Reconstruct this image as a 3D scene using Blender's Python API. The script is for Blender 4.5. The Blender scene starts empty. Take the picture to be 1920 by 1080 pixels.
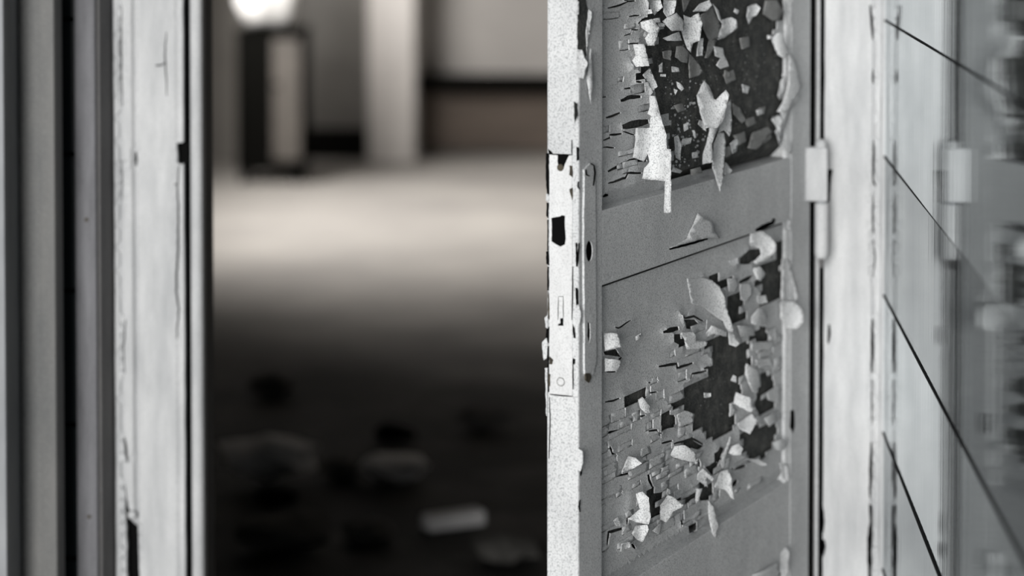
import bpy, math, random
import numpy as np
from mathutils import Vector, Matrix, Euler
from mathutils.geometry import delaunay_2d_cdt

# ------------------------------------------------------------------ camera
C = bpy.context.scene.collection
SC = bpy.context.scene
F, CX, CY = 4500.0, 960.0, -46.0          # focal length and principal point of the picture, in pixels
EYE = Vector((0, 0, 1.45))
ROT = Euler((math.radians(90 - 1.9), 0, math.radians(3.85)), 'XYZ')
cd = bpy.data.cameras.new('camera'); cam = bpy.data.objects.new('camera', cd); C.objects.link(cam)
cam.location = EYE; cam.rotation_euler = ROT
cd.sensor_width = 36.0; cd.lens = F / 1920 * 36.0; cd.shift_y = -(540 - CY) / 1920
cd.clip_start = 0.05; cd.clip_end = 200
cd.dof.use_dof = True; cd.dof.focus_distance = 2.98; cd.dof.aperture_fstop = 2.4
SC.camera = cam

# ------------------------------------------------------------------ light
SC.view_settings.view_transform = 'Standard'
SC.view_settings.look = 'None'
SC.view_settings.gamma = 1.0
SC.view_settings.use_curve_mapping = False
SC.view_settings.exposure = 0.0
W = bpy.data.worlds.new('overcast_sky'); SC.world = W; W.use_nodes = True
bg = W.node_tree.nodes['Background']; bg.inputs[0].default_value = (0.90, 0.96, 1.0, 1); bg.inputs[1].default_value = 0.29
sd = bpy.data.lights.new('sun', 'SUN'); sun = bpy.data.objects.new('sun', sd); C.objects.link(sun)
sd.energy = 3.3; sd.angle = math.radians(24); sd.color = (1.0, 0.99, 0.97)
SUN_DIR = Vector((0.22, 0.90, -0.10)).normalized()        # the way the light travels: from the front left, above
sun.rotation_euler = SUN_DIR.to_track_quat('-Z', 'Y').to_euler()
wd = bpy.data.lights.new('window_daylight', 'AREA'); wl = bpy.data.objects.new('window_daylight', wd); C.objects.link(wl)
wd.shape = 'RECTANGLE'; wd.size = 2.0; wd.size_y = 1.4; wd.energy = 145; wd.color = (1.0, 0.955, 0.91)
wd.spread = math.radians(138)
wl.location = (-2.66, 10.3, 1.9); wl.rotation_euler = Vector((0.85, 0.30, -0.42)).to_track_quat('-Z', 'Y').to_euler()

# ------------------------------------------------------------------ helpers
R3 = ROT.to_matrix()
def ray(px, py): return R3 @ Vector(((px - CX) / F, -(py - CY) / F, -1.0))
def on(px, py, p, n):
    r = ray(px, py); return EYE + r * ((p - EYE).dot(n) / r.dot(n))
def onY(px, py, Y): return on(px, py, Vector((0, Y, 0)), Vector((0, 1, 0)))
def onZ(px, py, z=0.0): return on(px, py, Vector((0, 0, z)), Vector((0, 0, 1)))
def xat(px, Y): return onY(px, 540, Y).x
def px_of(p):
    q = R3.transposed() @ (p - EYE); return (CX + F * q.x / -q.z, CY - F * q.y / -q.z)
rnd = random.Random(7)

def empty(name, loc):
    o = bpy.data.objects.new(name, None); C.objects.link(o); o.location = loc; o.empty_display_size = 0.05
    return o
def tag(o, label=None, cat=None, group=None, kind=None):
    if label: o['label'] = label
    if cat: o['category'] = cat
    if group: o['group'] = group
    if kind: o['kind'] = kind
    return o
def origin(o):
    v = Vector((0, 0, 0))
    while o: v = v + o.location; o = o.parent
    return v
class MB:
    def __init__(s): s.v = []; s.f = []
    def quadbox(s, a, ex, ey, ez):
        b = len(s.v); a = Vector(a)
        for k in (0, 1):
            for j in (0, 1):
                for i in (0, 1): s.v.append(a + ex * i + ey * j + ez * k)
        for q in ((0, 2, 3, 1), (4, 5, 7, 6), (0, 1, 5, 4), (2, 6, 7, 3), (0, 4, 6, 2), (1, 3, 7, 5)): s.f.append([b + i for i in q])
        return s
    def box(s, x0, x1, y0, y1, z0, z1):
        return s.quadbox((x0, y0, z0), Vector((x1 - x0, 0, 0)), Vector((0, y1 - y0, 0)), Vector((0, 0, z1 - z0)))
    def prism(s, prof, a, b):                       # a closed profile of 3D offsets swept from a to b
        n = len(prof); o = len(s.v)
        s.v += [Vector(a) + p for p in prof] + [Vector(b) + p for p in prof]
        for i in range(n): s.f.append([o + i, o + (i + 1) % n, o + n + (i + 1) % n, o + n + i])
        s.f.append([o + i for i in range(n)][::-1]); s.f.append([o + n + i for i in range(n)])
        return s
    def lathe(s, base, axis, prof, n=20):           # prof: (distance along axis, radius)
        base = Vector(base); axis = Vector(axis).normalized(); e1 = axis.orthogonal().normalized(); e2 = axis.cross(e1); o = len(s.v)
        for (h, r) in prof:
            for i in range(n):
                t = 2 * math.pi * i / n; s.v.append(base + axis * h + (e1 * math.cos(t) + e2 * math.sin(t)) * r)
        for j in range(len(prof) - 1):
            for i in range(n): s.f.append([o + j * n + i, o + j * n + (i + 1) % n, o + (j + 1) * n + (i + 1) % n, o + (j + 1) * n + i])
        s.f.append([o + i for i in range(n)][::-1]); s.f.append([o + (len(prof) - 1) * n + i for i in range(n)])
        return s
    def build(s, name, mat, parent=None, smooth=False, bevel=0.0, bseg=2):
        m = bpy.data.meshes.new(name); og = origin(parent)
        m.from_pydata([tuple(Vector(v) - og) for v in s.v], [], s.f); m.update()
        import bmesh
        bm = bmesh.new(); bm.from_mesh(m); bmesh.ops.recalc_face_normals(bm, faces=bm.faces); bm.to_mesh(m); bm.free()
        m.materials.append(mat)
        if smooth:
            for p in m.polygons: p.use_smooth = True
        o = bpy.data.objects.new(name, m); C.objects.link(o); o.parent = parent
        if bevel:
            bv = o.modifiers.new('bevel', 'BEVEL'); bv.width = bevel; bv.segments = bseg; bv.limit_method = 'ANGLE'; bv.angle_limit = 0.6
        return o

def inside(p, poly):
    x, y = p; r = False; j = len(poly) - 1
    for i in range(len(poly)):
        xi, yi = poly[i]; xj, yj = poly[j]
        if (yi > y) != (yj > y) and x < (xj - xi) * (y - yi) / (yj - yi) + xi: r = not r
        j = i
    return r
def inside_np(P, poly):
    r = np.zeros(len(P), bool); j = len(poly) - 1; x, y = P[:, 0], P[:, 1]
    for i in range(len(poly)):
        xi, yi = poly[i]; xj, yj = poly[j]
        if yi != yj:
            c = ((yi > y) != (yj > y)) & (x < (xj - xi) * (y - yi) / (yj - yi) + xi); r ^= c
        j = i
    return r
def sheet_tris(outer, holes, step, jitter=0.3, extra=(), seed=1):
    """triangulates an outline with holes; interior points every step"""
    rr = random.Random(seed); pts = []; edges = []
    for poly in [outer] + list(holes):
        b = len(pts); k = len(poly)
        pts += [Vector(p) for p in poly]; edges += [(b + i, b + (i + 1) % k) for i in range(k)]
    xs = [p[0] for p in outer]; ys = [p[1] for p in outer]
    if step:
        g = []; y = min(ys) + step / 2; row = 0
        while y < max(ys):
            x = min(xs) + step * (0.25 + 0.5 * (row % 2))
            while x < max(xs):
                g.append((x + rr.uniform(-jitter, jitter) * step, y + rr.uniform(-jitter, jitter) * step)); x += step
            y += step; row += 1
        if g:
            G = np.array(g); G = G[inside_np(G, outer)]
            pts += [Vector((float(a), float(b))) for a, b in G]
    pts += [Vector(p) for p in extra]
    vs, es, fs, *_ = delaunay_2d_cdt(pts, edges, [], 0, 1e-6)
    V = np.array([[v.x, v.y] for v in vs]); T = np.array([f[:3] for f in fs if len(f) == 3])
    Cn = V[T].mean(axis=1); keep = inside_np(Cn, outer)
    for h in holes: keep &= ~inside_np(Cn, h)
    return V, T[keep]
def solid_sheet(V3, T, back):
    """gives triangles a thickness: back is one offset vector per vertex"""
    mb = MB(); n = len(V3); cnt = {}
    used = sorted(set(int(i) for t in T for i in t)); idx = {o: i for i, o in enumerate(used)}; n = len(used)
    mb.v = [V3[o] for o in used] + [V3[o] + back[o] for o in used]
    for t in T:
        a, b, c = (idx[int(i)] for i in t)
        mb.f += [[a, b, c], [n + c, n + b, n + a]]
        for e in ((a, b), (b, c), (c, a)):
            if (e[1], e[0]) in cnt: cnt.pop((e[1], e[0]))
            else: cnt[e] = 1
    for (a, b) in cnt: mb.f.append([b, a, n + a, n + b])
    return mb
def slit(line, w=4.0):
    """a thin lens-shaped opening along a line of points"""
    up = []; dn = []; k = len(line)
    for i, (x, y) in enumerate(line):
        a = line[max(0, i - 1)]; b = line[min(k - 1, i + 1)]; dx, dy = b[0] - a[0], b[1] - a[1]; L = math.hypot(dx, dy) or 1
        t = i / (k - 1); h = w * 0.5 * (0.25 + 0.75 * math.sin(math.pi * (0.12 + 0.76 * t)))
        up.append((x - dy / L * h, y + dx / L * h)); dn.append((x + dy / L * h, y - dx / L * h))
    return up + dn[::-1]
def densify(line, s=6, amp=0.8, seed=0):
    rr = random.Random(seed); out = []
    for a, b in zip(line[:-1], line[1:]):
        k = max(1, int(math.hypot(b[0] - a[0], b[1] - a[1]) / s))
        for i in range(k):
            t = i / k; out.append((a[0] + (b[0] - a[0]) * t + rr.uniform(-amp, amp), a[1] + (b[1] - a[1]) * t + rr.uniform(-amp, amp)))
    out.append(line[-1]); return out
def rough_poly(poly, s=7, amp=1.0, seed=0): return densify(list(poly) + [poly[0]], s, amp, seed)[:-1]

# ------------------------------------------------------------------ materials
def mat(name, col, rough=0.6, col2=None, scale=(8, 8, 8), detail=6, lo=0.35, hi=0.7, bump=0.0, bscale=200, speck=None, speck_amt=0.0, metal=0.0, spec=0.3):
    m = bpy.data.materials.new(name); m.use_nodes = True; nt = m.node_tree; N = nt.nodes; L = nt.links
    p = N['Principled BSDF']; p.inputs['Roughness'].default_value = rough; p.inputs['Metallic'].default_value = metal
    p.inputs['Specular IOR Level'].default_value = spec
    tc = N.new('ShaderNodeTexCoord'); mp = N.new('ShaderNodeMapping'); mp.inputs['Scale'].default_value = scale
    L.new(tc.outputs['Object'], mp.inputs['Vector'])
    out = None
    c = tuple(col) + (1,)
    if col2:
        n = N.new('ShaderNodeTexNoise'); n.inputs['Scale'].default_value = 1.0; n.inputs['Detail'].default_value = detail
        n.inputs['Roughness'].default_value = 0.62
        L.new(mp.outputs['Vector'], n.inputs['Vector'])
        r = N.new('ShaderNodeMapRange'); r.inputs['From Min'].default_value = lo; r.inputs['From Max'].default_value = hi
        L.new(n.outputs['Fac'], r.inputs['Value'])
        mx = N.new('ShaderNodeMix'); mx.data_type = 'RGBA'; mx.inputs[6].default_value = c; mx.inputs[7].default_value = tuple(col2) + (1,)
        L.new(r.outputs['Result'], mx.inputs[0]); out = mx.outputs[2]
    if speck:
        n2 = N.new('ShaderNodeTexNoise'); n2.inputs['Scale'].default_value = 520; n2.inputs['Detail'].default_value = 4
        L.new(tc.outputs['Object'], n2.inputs['Vector'])
        r2 = N.new('ShaderNodeMapRange'); r2.inputs['From Min'].default_value = 0.48; r2.inputs['From Max'].default_value = 0.68
        r2.inputs['To Max'].default_value = speck_amt
        L.new(n2.outputs['Fac'], r2.inputs['Value'])
        m2 = N.new('ShaderNodeMix'); m2.data_type = 'RGBA'; m2.inputs[6].default_value = c; m2.inputs[7].default_value = tuple(speck) + (1,)
        if out: L.new(out, m2.inputs[6])
        L.new(r2.outputs['Result'], m2.inputs[0]); out = m2.outputs[2]
    if out: L.new(out, p.inputs['Base Color'])
    else: p.inputs['Base Color'].default_value = c
    if bump:
        n3 = N.new('ShaderNodeTexNoise'); n3.inputs['Scale'].default_value = bscale; n3.inputs['Detail'].default_value = 4
        L.new(tc.outputs['Object'], n3.inputs['Vector'])
        b = N.new('ShaderNodeBump'); b.inputs['Strength'].default_value = bump; b.inputs['Distance'].default_value = 0.002
        L.new(n3.outputs['Fac'], b.inputs['Height']); L.new(b.outputs['Normal'], p.inputs['Normal'])
    return m
M = {}
M['paint'] = mat('old_grey_white_paint', (0.78, 0.79, 0.795), 0.6, (0.62, 0.63, 0.64), (14, 14, 9), 7, bump=0.5, bscale=480, speck=(0.26, 0.27, 0.28), speck_amt=0.75)
M['grime'] = mat('grimy_undercoat', (0.36, 0.365, 0.36), 0.7, (0.22, 0.22, 0.215), (40, 40, 40), 7, bump=0.5, bscale=480, speck=(0.14, 0.14, 0.14), speck_amt=0.6)
M['frame'] = mat('weathered_white_frame_paint', (0.68, 0.685, 0.69), 0.6, (0.42, 0.43, 0.44), (26, 26, 5), 9, bump=0.4, bscale=480, speck=(0.36, 0.37, 0.38), speck_amt=0.6)
M['plate'] = mat('white_painted_lock_plate', (0.82, 0.825, 0.83), 0.5, (0.70, 0.705, 0.71), (40, 40, 18), 6, bump=0.3, bscale=480, speck=(0.42, 0.42, 0.42), speck_amt=0.5)
M['wood'] = mat('dark_bare_wood', (0.060, 0.064, 0.064), 0.85, (0.16, 0.16, 0.152), (42, 42, 50), 9, lo=0.46, hi=0.72, bump=0.9, bscale=170, speck=(0.30, 0.29, 0.27), speck_amt=0.45, spec=0.12)
M['void'] = mat('black_cavity', (0.006, 0.006, 0.006), 0.95, spec=0.0)
M['rust'] = mat('rusty_bare_metal', (0.03, 0.026, 0.022), 0.8, (0.10, 0.085, 0.06), (90, 90, 90), 5)
M['greyboard'] = mat('weathered_grey_board', (0.10, 0.10, 0.108), 0.7, (0.22, 0.22, 0.235), (30, 30, 4), 8, bump=0.3, bscale=220, speck=(0.42, 0.42, 0.43), speck_amt=0.25)
M['darkboard'] = mat('dark_grey_reveal_paint', (0.115, 0.113, 0.115), 0.7, (0.165, 0.16, 0.158), (26, 26, 5), 8, bump=0.3, bscale=220, speck=(0.35, 0.35, 0.34), speck_amt=0.2)
M['panelgrey'] = mat('dull_grey_metal_panel', (0.10, 0.104, 0.106), 0.6, (0.19, 0.187, 0.18), (9, 9, 2.2), 7, bump=0.2, bscale=200, speck=(0.4, 0.4, 0.38), speck_amt=0.2)
M['edge'] = mat('pale_edge_paint', (0.36, 0.37, 0.385), 0.6, (0.26, 0.27, 0.28), (24, 24, 5), 6, bump=0.2)
M['joint'] = mat('black_glazing_joint', (0.008, 0.009, 0.010), 0.7, spec=0.1)
M['plaster'] = mat('old_interior_plaster', (0.36, 0.348, 0.335), 0.85, (0.30, 0.29, 0.28), (1.3, 1.3, 1.3), 5, bump=0.2, bscale=40)
M['plasterdark'] = mat('grey_interior_plaster', (0.40, 0.385, 0.36), 0.9, (0.30, 0.29, 0.275), (1.6, 1.6, 1.6), 5)
M['pillar'] = mat('whitewashed_pillar', (0.62, 0.60, 0.58), 0.85, (0.52, 0.50, 0.485), (1.3, 1.3, 1.3), 5)
M['partdark'] = mat('darker_partition_plaster', (0.15, 0.144, 0.135), 0.9, (0.085, 0.081, 0.076), (1.2, 1.2, 0.9), 5)  # darker plaster for the partition's right-hand piece
M['brown'] = mat('brown_wood_board', (0.10, 0.080, 0.066), 0.6, (0.065, 0.052, 0.043), (2, 30, 30), 5)
M['black'] = mat('blackened_wood', (0.005, 0.005, 0.0045), 0.9, spec=0.0)
M['shade'] = mat('dark_shell', (0.022, 0.024, 0.025), 0.9, (0.012, 0.013, 0.014), (3, 3, 3), 5, spec=0.1)
M['floor'] = mat('worn_concrete_floor', (0.36, 0.345, 0.325), 0.75, (0.24, 0.23, 0.22), (1.1, 1.1, 1.1), 6, bump=0.3, bscale=30)
M['outfloor'] = mat('outside_paving', (0.16, 0.16, 0.155), 0.9, (0.11, 0.11, 0.105), (4, 4, 4), 5)
M['rubble'] = mat('broken_plaster_rubble', (0.10, 0.096, 0.09), 0.9, (0.05, 0.048, 0.045), (9, 9, 9), 5)
M['pale'] = mat('pale_board', (0.75, 0.74, 0.74), 0.7, (0.55, 0.545, 0.55), (6, 6, 6), 4)
M['white'] = mat('white_cloth', (0.86, 0.86, 0.85), 0.8, (0.78, 0.78, 0.77), (6, 6, 6), 4)
M['cupdoor'] = mat('worn_cupboard_door_paint', (0.11, 0.10, 0.09), 0.7, (0.065, 0.06, 0.055), (4, 4, 5), 5)

def glass_mat():
    m = bpy.data.materials.new('dusty_window_glass'); m.use_nodes = True; nt = m.node_tree; N = nt.nodes; L = nt.links
    N.remove(N['Principled BSDF']); out = N['Material Output']
    tr = N.new('ShaderNodeBsdfTransparent'); tr.inputs[0].default_value = (0.86, 0.89, 0.89, 1)
    gl = N.new('ShaderNodeBsdfGlossy'); gl.inputs['Roughness'].default_value = 0.03; gl.inputs[0].default_value = (0.75, 0.78, 0.79, 1)
    fr = N.new('ShaderNodeFresnel'); fr.inputs[0].default_value = 1.52
    # both faces of the pane reflect: 2R / (1 + R)
    a = N.new('ShaderNodeMath'); a.operation = 'MULTIPLY'; a.inputs[1].default_value = 2; L.new(fr.outputs[0], a.inputs[0])
    b = N.new('ShaderNodeMath'); b.operation = 'ADD'; b.inputs[1].default_value = 1; L.new(fr.outputs[0], b.inputs[0])
    d = N.new('ShaderNodeMath'); d.operation = 'DIVIDE'; L.new(a.outputs[0], d.inputs[0]); L.new(b.outputs[0], d.inputs[1])
    mx = N.new('ShaderNodeMixShader'); L.new(d.outputs[0], mx.inputs[0]); L.new(tr.outputs[0], mx.inputs[1]); L.new(gl.outputs[0], mx.inputs[2])
    # dust in vertical runs
    tc = N.new('ShaderNodeTexCoord'); mp = N.new('ShaderNodeMapping'); mp.inputs['Scale'].default_value = (1, 9, 0.8); L.new(tc.outputs['Object'], mp.inputs['Vector'])
    n = N.new('ShaderNodeTexNoise'); n.inputs['Scale'].default_value = 2.0; n.inputs['Detail'].default_value = 9; n.inputs['Roughness'].default_value = 0.7; L.new(mp.outputs['Vector'], n.inputs['Vector'])
    r = N.new('ShaderNodeMapRange'); r.inputs['From Min'].default_value = 0.42; r.inputs['From Max'].default_value = 0.72; r.inputs['To Max'].default_value = 0.04; L.new(n.outputs['Fac'], r.inputs['Value'])
    df = N.new('ShaderNodeBsdfDiffuse'); df.inputs[0].default_value = (0.25, 0.26, 0.27, 1)
    m2 = N.new('ShaderNodeMixShader'); L.new(r.outputs['Result'], m2.inputs[0]); L.new(mx.outputs[0], m2.inputs[1]); L.new(df.outputs[0], m2.inputs[2])
    mp2 = N.new('ShaderNodeMapping'); mp2.inputs['Scale'].default_value = (1, 16, 0.15); L.new(tc.outputs['Object'], mp2.inputs['Vector'])
    n2 = N.new('ShaderNodeTexNoise'); n2.inputs['Scale'].default_value = 3.0; n2.inputs['Detail'].default_value = 3; L.new(mp2.outputs['Vector'], n2.inputs['Vector'])
    bp = N.new('ShaderNodeBump'); bp.inputs['Strength'].default_value = 0.09; bp.inputs['Distance'].default_value = 0.002
    L.new(n2.outputs['Fac'], bp.inputs['Height']); L.new(bp.outputs['Normal'], gl.inputs['Normal'])
    L.new(m2.outputs[0], out.inputs['Surface']); return m
M['glass'] = glass_mat()
M['darkglass'] = mat('dark_sidelight_glass', (0.010, 0.014, 0.016), 0.25, (0.016, 0.022, 0.025), (10, 10, 4), 4, spec=0.4)

# ------------------------------------------------------------------ the setting
n_ang = math.atan((3219 - CX) / F) - math.radians(3.85)                # how far the open door stands off the wall's normal
DU = Vector((math.sin(n_ang), math.cos(n_ang), 0)); DN = Vector((math.cos(n_ang), -math.sin(n_ang), 0))
A0 = EYE + ray(1085, 540) * 2.80; A0.z = 0                             # foot of the door's lock arris
YF = on(1518.5, 540, A0, DN).y + 0.022      # front of the door frame
YI = YF + 0.095                             # inner side of the outside wall
ZT = 2.25
XL, XR = xat(378, YF), xat(1540, YF)        # the doorway
XG = xat(1657, YF)                          # plane of the side glazing
def struct(name, mb, m, parent=None, **k):
    o = mb.build(name, m, parent, **k)
    if parent is None: o['kind'] = 'structure'
    return o
def shade_dirt(m):  # shade of the near floor put into its colour, with mottled dirt tones
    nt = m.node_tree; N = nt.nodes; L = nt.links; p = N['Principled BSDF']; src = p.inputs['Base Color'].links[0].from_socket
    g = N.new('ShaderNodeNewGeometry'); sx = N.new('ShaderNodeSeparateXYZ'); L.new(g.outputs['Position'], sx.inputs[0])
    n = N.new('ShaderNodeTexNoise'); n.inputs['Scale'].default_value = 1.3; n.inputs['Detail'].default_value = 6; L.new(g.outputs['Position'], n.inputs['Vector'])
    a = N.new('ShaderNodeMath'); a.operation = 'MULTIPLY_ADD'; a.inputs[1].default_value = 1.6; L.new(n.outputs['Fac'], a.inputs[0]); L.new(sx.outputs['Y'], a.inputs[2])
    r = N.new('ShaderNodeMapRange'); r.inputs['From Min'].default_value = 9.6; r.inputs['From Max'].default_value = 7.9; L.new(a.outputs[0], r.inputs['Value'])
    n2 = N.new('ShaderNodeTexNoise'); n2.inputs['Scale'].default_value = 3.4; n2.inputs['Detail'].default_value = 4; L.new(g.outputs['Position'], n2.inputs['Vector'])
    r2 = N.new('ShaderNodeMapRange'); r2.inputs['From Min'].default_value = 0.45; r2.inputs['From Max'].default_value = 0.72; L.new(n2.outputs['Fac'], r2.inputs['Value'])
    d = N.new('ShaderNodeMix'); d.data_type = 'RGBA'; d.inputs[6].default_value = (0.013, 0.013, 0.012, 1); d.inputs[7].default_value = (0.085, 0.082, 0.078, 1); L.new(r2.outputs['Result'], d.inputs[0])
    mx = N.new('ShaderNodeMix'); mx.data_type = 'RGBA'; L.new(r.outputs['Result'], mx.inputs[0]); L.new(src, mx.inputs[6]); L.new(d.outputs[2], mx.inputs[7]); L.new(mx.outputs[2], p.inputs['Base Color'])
shade_dirt(M['floor'])
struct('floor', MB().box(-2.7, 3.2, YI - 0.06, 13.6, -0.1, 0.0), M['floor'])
struct('ground', MB().box(-6, 5, -8, YI - 0.06, -0.12, -0.02), M['outfloor'])
struct('wall_back', MB().box(-2.75, 3.2, 13.3, 13.5, 0, 3.2), M['plaster'])
# inner left wall, with an opening for the window that lights the room
struct('wall_left', MB().box(-2.75, -2.6, YI, 9.3, 0, 3.2).box(-2.75, -2.6, 11.7, 13.3, 0, 3.2).box(-2.75, -2.6, 9.3, 11.7, 0, 1.0).box(-2.75, -2.6, 9.3, 11.7, 2.7, 3.2), M['plaster'])
struct('wall_right', MB().box(3.05, 3.2, YI, 13.3, 0, 3.2), M['plasterdark'])
struct('ceiling', MB().box(-2.75, 3.2, YF + 0.03, 13.5, 3.2, 3.3), M['plasterdark'])
struct('wall_front', MB().box(-2.75, xat(215, YF) - 0.03, YF + 0.02, YI, 0, 3.2).box(XG, 3.2, YF + 0.02, YI, 0, 3.2).box(xat(215, YF) - 0.03, XG, YF + 0.02, YI, ZT, 3.2), M['shade'])

# --- left frame (seen in the soft zone): boards of one profile each
up = Vector((0, 0, 1))
def vboard(name, m, parent, pts, z0=0.0, z1=ZT, bevel=0.002):
    """vertical board; pts = (x, y) outline"""
    return MB().prism([Vector((x, y, 0)) for x, y in pts], Vector((0, 0, z0)), Vector((0, 0, z1))).build(name, m, parent, bevel=bevel)
def rect(x0, x1, y0, y1): return [(x0, y0), (x1, y0), (x1, y1), (x0, y1)]

tL = tag(empty('trim_1', (XL, YF, 0)), kind='structure')
# face board with its cracks, cut out of a sheet drawn in picture points on the plane y = YF
def frame_sheet(name, x0, x1, holes, m, parent, Y, seed, step=16, thick=0.0105, y0=-1180, y1=2150, grooves=()):
    up540 = lambda p: (px_of(Vector((onY(p[0], p[1], Y).x, Y, onY(960, 540, Y).z)))[0], p[1])
    holes = [[up540(p) for p in h] for h in holes]
    out = densify([(x0, y0), (x1, y0)], 20, 0) [:-1] + densify([(x1, y0), (x1, y1)], 40, 0.5, seed)[:-1] + densify([(x1, y1), (x0, y1)], 20, 0)[:-1] + densify([(x0, y1), (x0, y0)], 40, 0.5, seed + 1)[:-1]
    ex = []
    if grooves:
        cols = [gx + o * gw for gx, gw, gd, sk in grooves for o in (-2.4, -1.5, -1, -0.5, 0, 0.5, 1, 1.5, 2.4)]
        cols += [c_ for c_ in range(int(x0) + 4, int(x1) - 2, 6) if min(abs(c_ - g_) for g_ in cols) > 3]
        ex = [(c_, yy) for c_ in cols for yy in range(y0 + 5, y1, 22)]
    V, T = sheet_tris(out, holes, 0 if grooves else step, seed=seed, extra=ex)
    V3 = [Vector((xat(x, Y), Y + sum(gd * math.exp(-((x - gx) / gw) ** 2) for gx, gw, gd, sk in grooves), onY(x, y, Y).z)) for x, y in V]
    return solid_sheet(V3, T, [Vector((0, thick, 0))] * len(V3)).build(name, m, parent)
hl = [rough_poly([(331, 268), (350, 267), (350, 306), (338, 309), (332, 305)], 6, 0.8, 3),
      slit(densify([(336, 312), (332, 346), (334, 390), (333, 470), (330, 545), (335, 580), (331, 636)], 8, 0.8, 4), 4.0),
      slit(densify([(326, 345), (332, 346.5)], 3, 0.2, 4), 2.2),
      slit(densify([(312, 60), (309, 100), (311, 130), (313, 180)], 8, 0.6, 5), 3.0),
      slit(densify([(291, 123), (303, 122), (309, 117)], 4, 0.5, 6), 3.5),
      slit(densify([(228, 10), (226, 90), (227, 140), (229, 200)], 9, 0.6, 7), 4.5),
      slit(densify([(227, 300), (229, 340), (228, 380)], 9, 0.6, 8), 3.0),
      slit(densify([(236, 600), (231, 660), (234, 700)], 9, 0.6, 9), 3.5),
      slit(densify([(233, 820), (236, 845), (239, 868)], 6, 0.6, 10), 6),
      rough_poly([(234, 905), (241, 950), (246, 960), (243, 972), (252, 982), (257, 988), (259, 1030), (261, 1080), (262, 1300), (240, 1300), (238, 1080), (237, 990), (235, 950)], 9, 0.8, 11),
      slit(densify([(253, 285), (255, 298), (254, 312)], 5, 0.4, 12), 6),
      rough_poly([(356, 1030), (352, 1045), (350, 1070), (355, 1073), (357, 1045)], 8, 0.5, 13)]
b = frame_sheet('casing_board', 215.5, 345, hl, M['frame'], tL, YF, 21, grooves=[(254, 3.6, 0.007, 0.005), (227.5, 3.0, 0.005, 0.005), (335, 4.0, 0.0025, 0.005)])
vboard('backing_board', M['void'], tL, rect(xat(214, YF) , xat(352, YF), YF + 0.0135, YF + 0.09))
xb, rb = (xat(357, YF) + xat(381, YF)) / 2, (xat(381, YF) - xat(357, YF)) / 2
vboard('bead', M['frame'], tL, [(xb + rb * math.cos(t), YF - 0.004 + rb - rb * math.sin(t)) for t in [math.pi * i / 10 for i in range(11)]] + [(xb - rb, YF + 0.02), (xb + rb, YF + 0.02)], bevel=0)
vboard('jamb', M['darkboard'], tL, rect(xat(352, YF), XL, YF + 0.022, YI))
# plaster blob and chip on the casing at bottom left
mb = MB().lathe(onY(248, 965, YF - 0.001), (0, -1, 0), [(0, 0.007), (0.003, 0.0065), (0.005, 0.003)], 12); mb.build('paint_blob', M['frame'], tL, smooth=True)

# grey boards left of the frame
tO = tag(empty('trim_2', (xat(180, YF), YF - 0.045, 0)), kind='structure')
Y1 = YF - 0.045
vboard('outer_board', M['greyboard'], tO, rect(xat(142, Y1), xat(181, Y1), Y1, Y1 + 0.05))
vboard('reveal_board', M['darkboard'], tO, [(xat(181.5, Y1), Y1 + 0.006), (xat(187, Y1), Y1 + 0.006), (xat(215, YF), YF + 0.012), (xat(181.5, Y1), YF + 0.012)])
for py in (206, 969):                      # old nail heads in the grey board
    MB().lathe(onY(162 + (py > 500) * 5, 2 * py if py < 300 else py, Y1 - 0.0008), (0, 1, 0), [(0, 0.003), (0.002, 0.003)], 10).build('nail_head', M['rust'], tO)

# narrow dark sidelight in the gap, stacked panes
YG2 = YF - 0.034
wn = tag(empty('window_2', (xat(128, YG2), YG2, 0)), kind='structure')
ys = [-520, -216, 36, 289, 545, 796, 1047, 1300, 1640]
for a, c in zip(ys[:-1], ys[1:]):
    p, q = onY(120, a + 4, YG2), onY(120, c - 4, YG2)
    MB().box(xat(116, YG2), xat(152, YG2), YG2, YG2 + 0.006, q.z, p.z).build('pane', M['darkglass'], wn)
MB().box(xat(90, YG2 + 0.01), xat(152, YG2 + 0.01), YG2 + 0.008, YG2 + 0.03, 0, ZT).build('backing', M['void'], wn)
# grey metal panel and the pale edge left of it
tP = tag(empty('trim_3', (xat(60, YF), YF - 0.115, 0)), kind='structure')
Y0 = YF - 0.115
pr = []
for i in range(9):
    t = i / 8; pr.append((xat(6 + 97 * t, Y0), Y0 + 0.026 * (1 - t) ** 2))
pr += [(xat(105, Y0), Y0 + 0.003), (xat(105, Y0), Y0 + 0.042), (xat(-60, Y0), Y0 + 0.042), (xat(-60, Y0), Y0 + 0.026)]
vboard('cover_panel', M['panelgrey'], tP, pr, bevel=0)
vboard('edge_strip', M['edge'], tP, rect(xat(-160, Y0 - 0.06), xat(9.5, Y0 - 0.06), Y0 - 0.06, Y0 + 0.04))
MB().box(-2.75, xat(-60, Y0), Y0 + 0.043, YF + 0.02, 0, 3.2).build('pier', M['edge'], tP)

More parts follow.
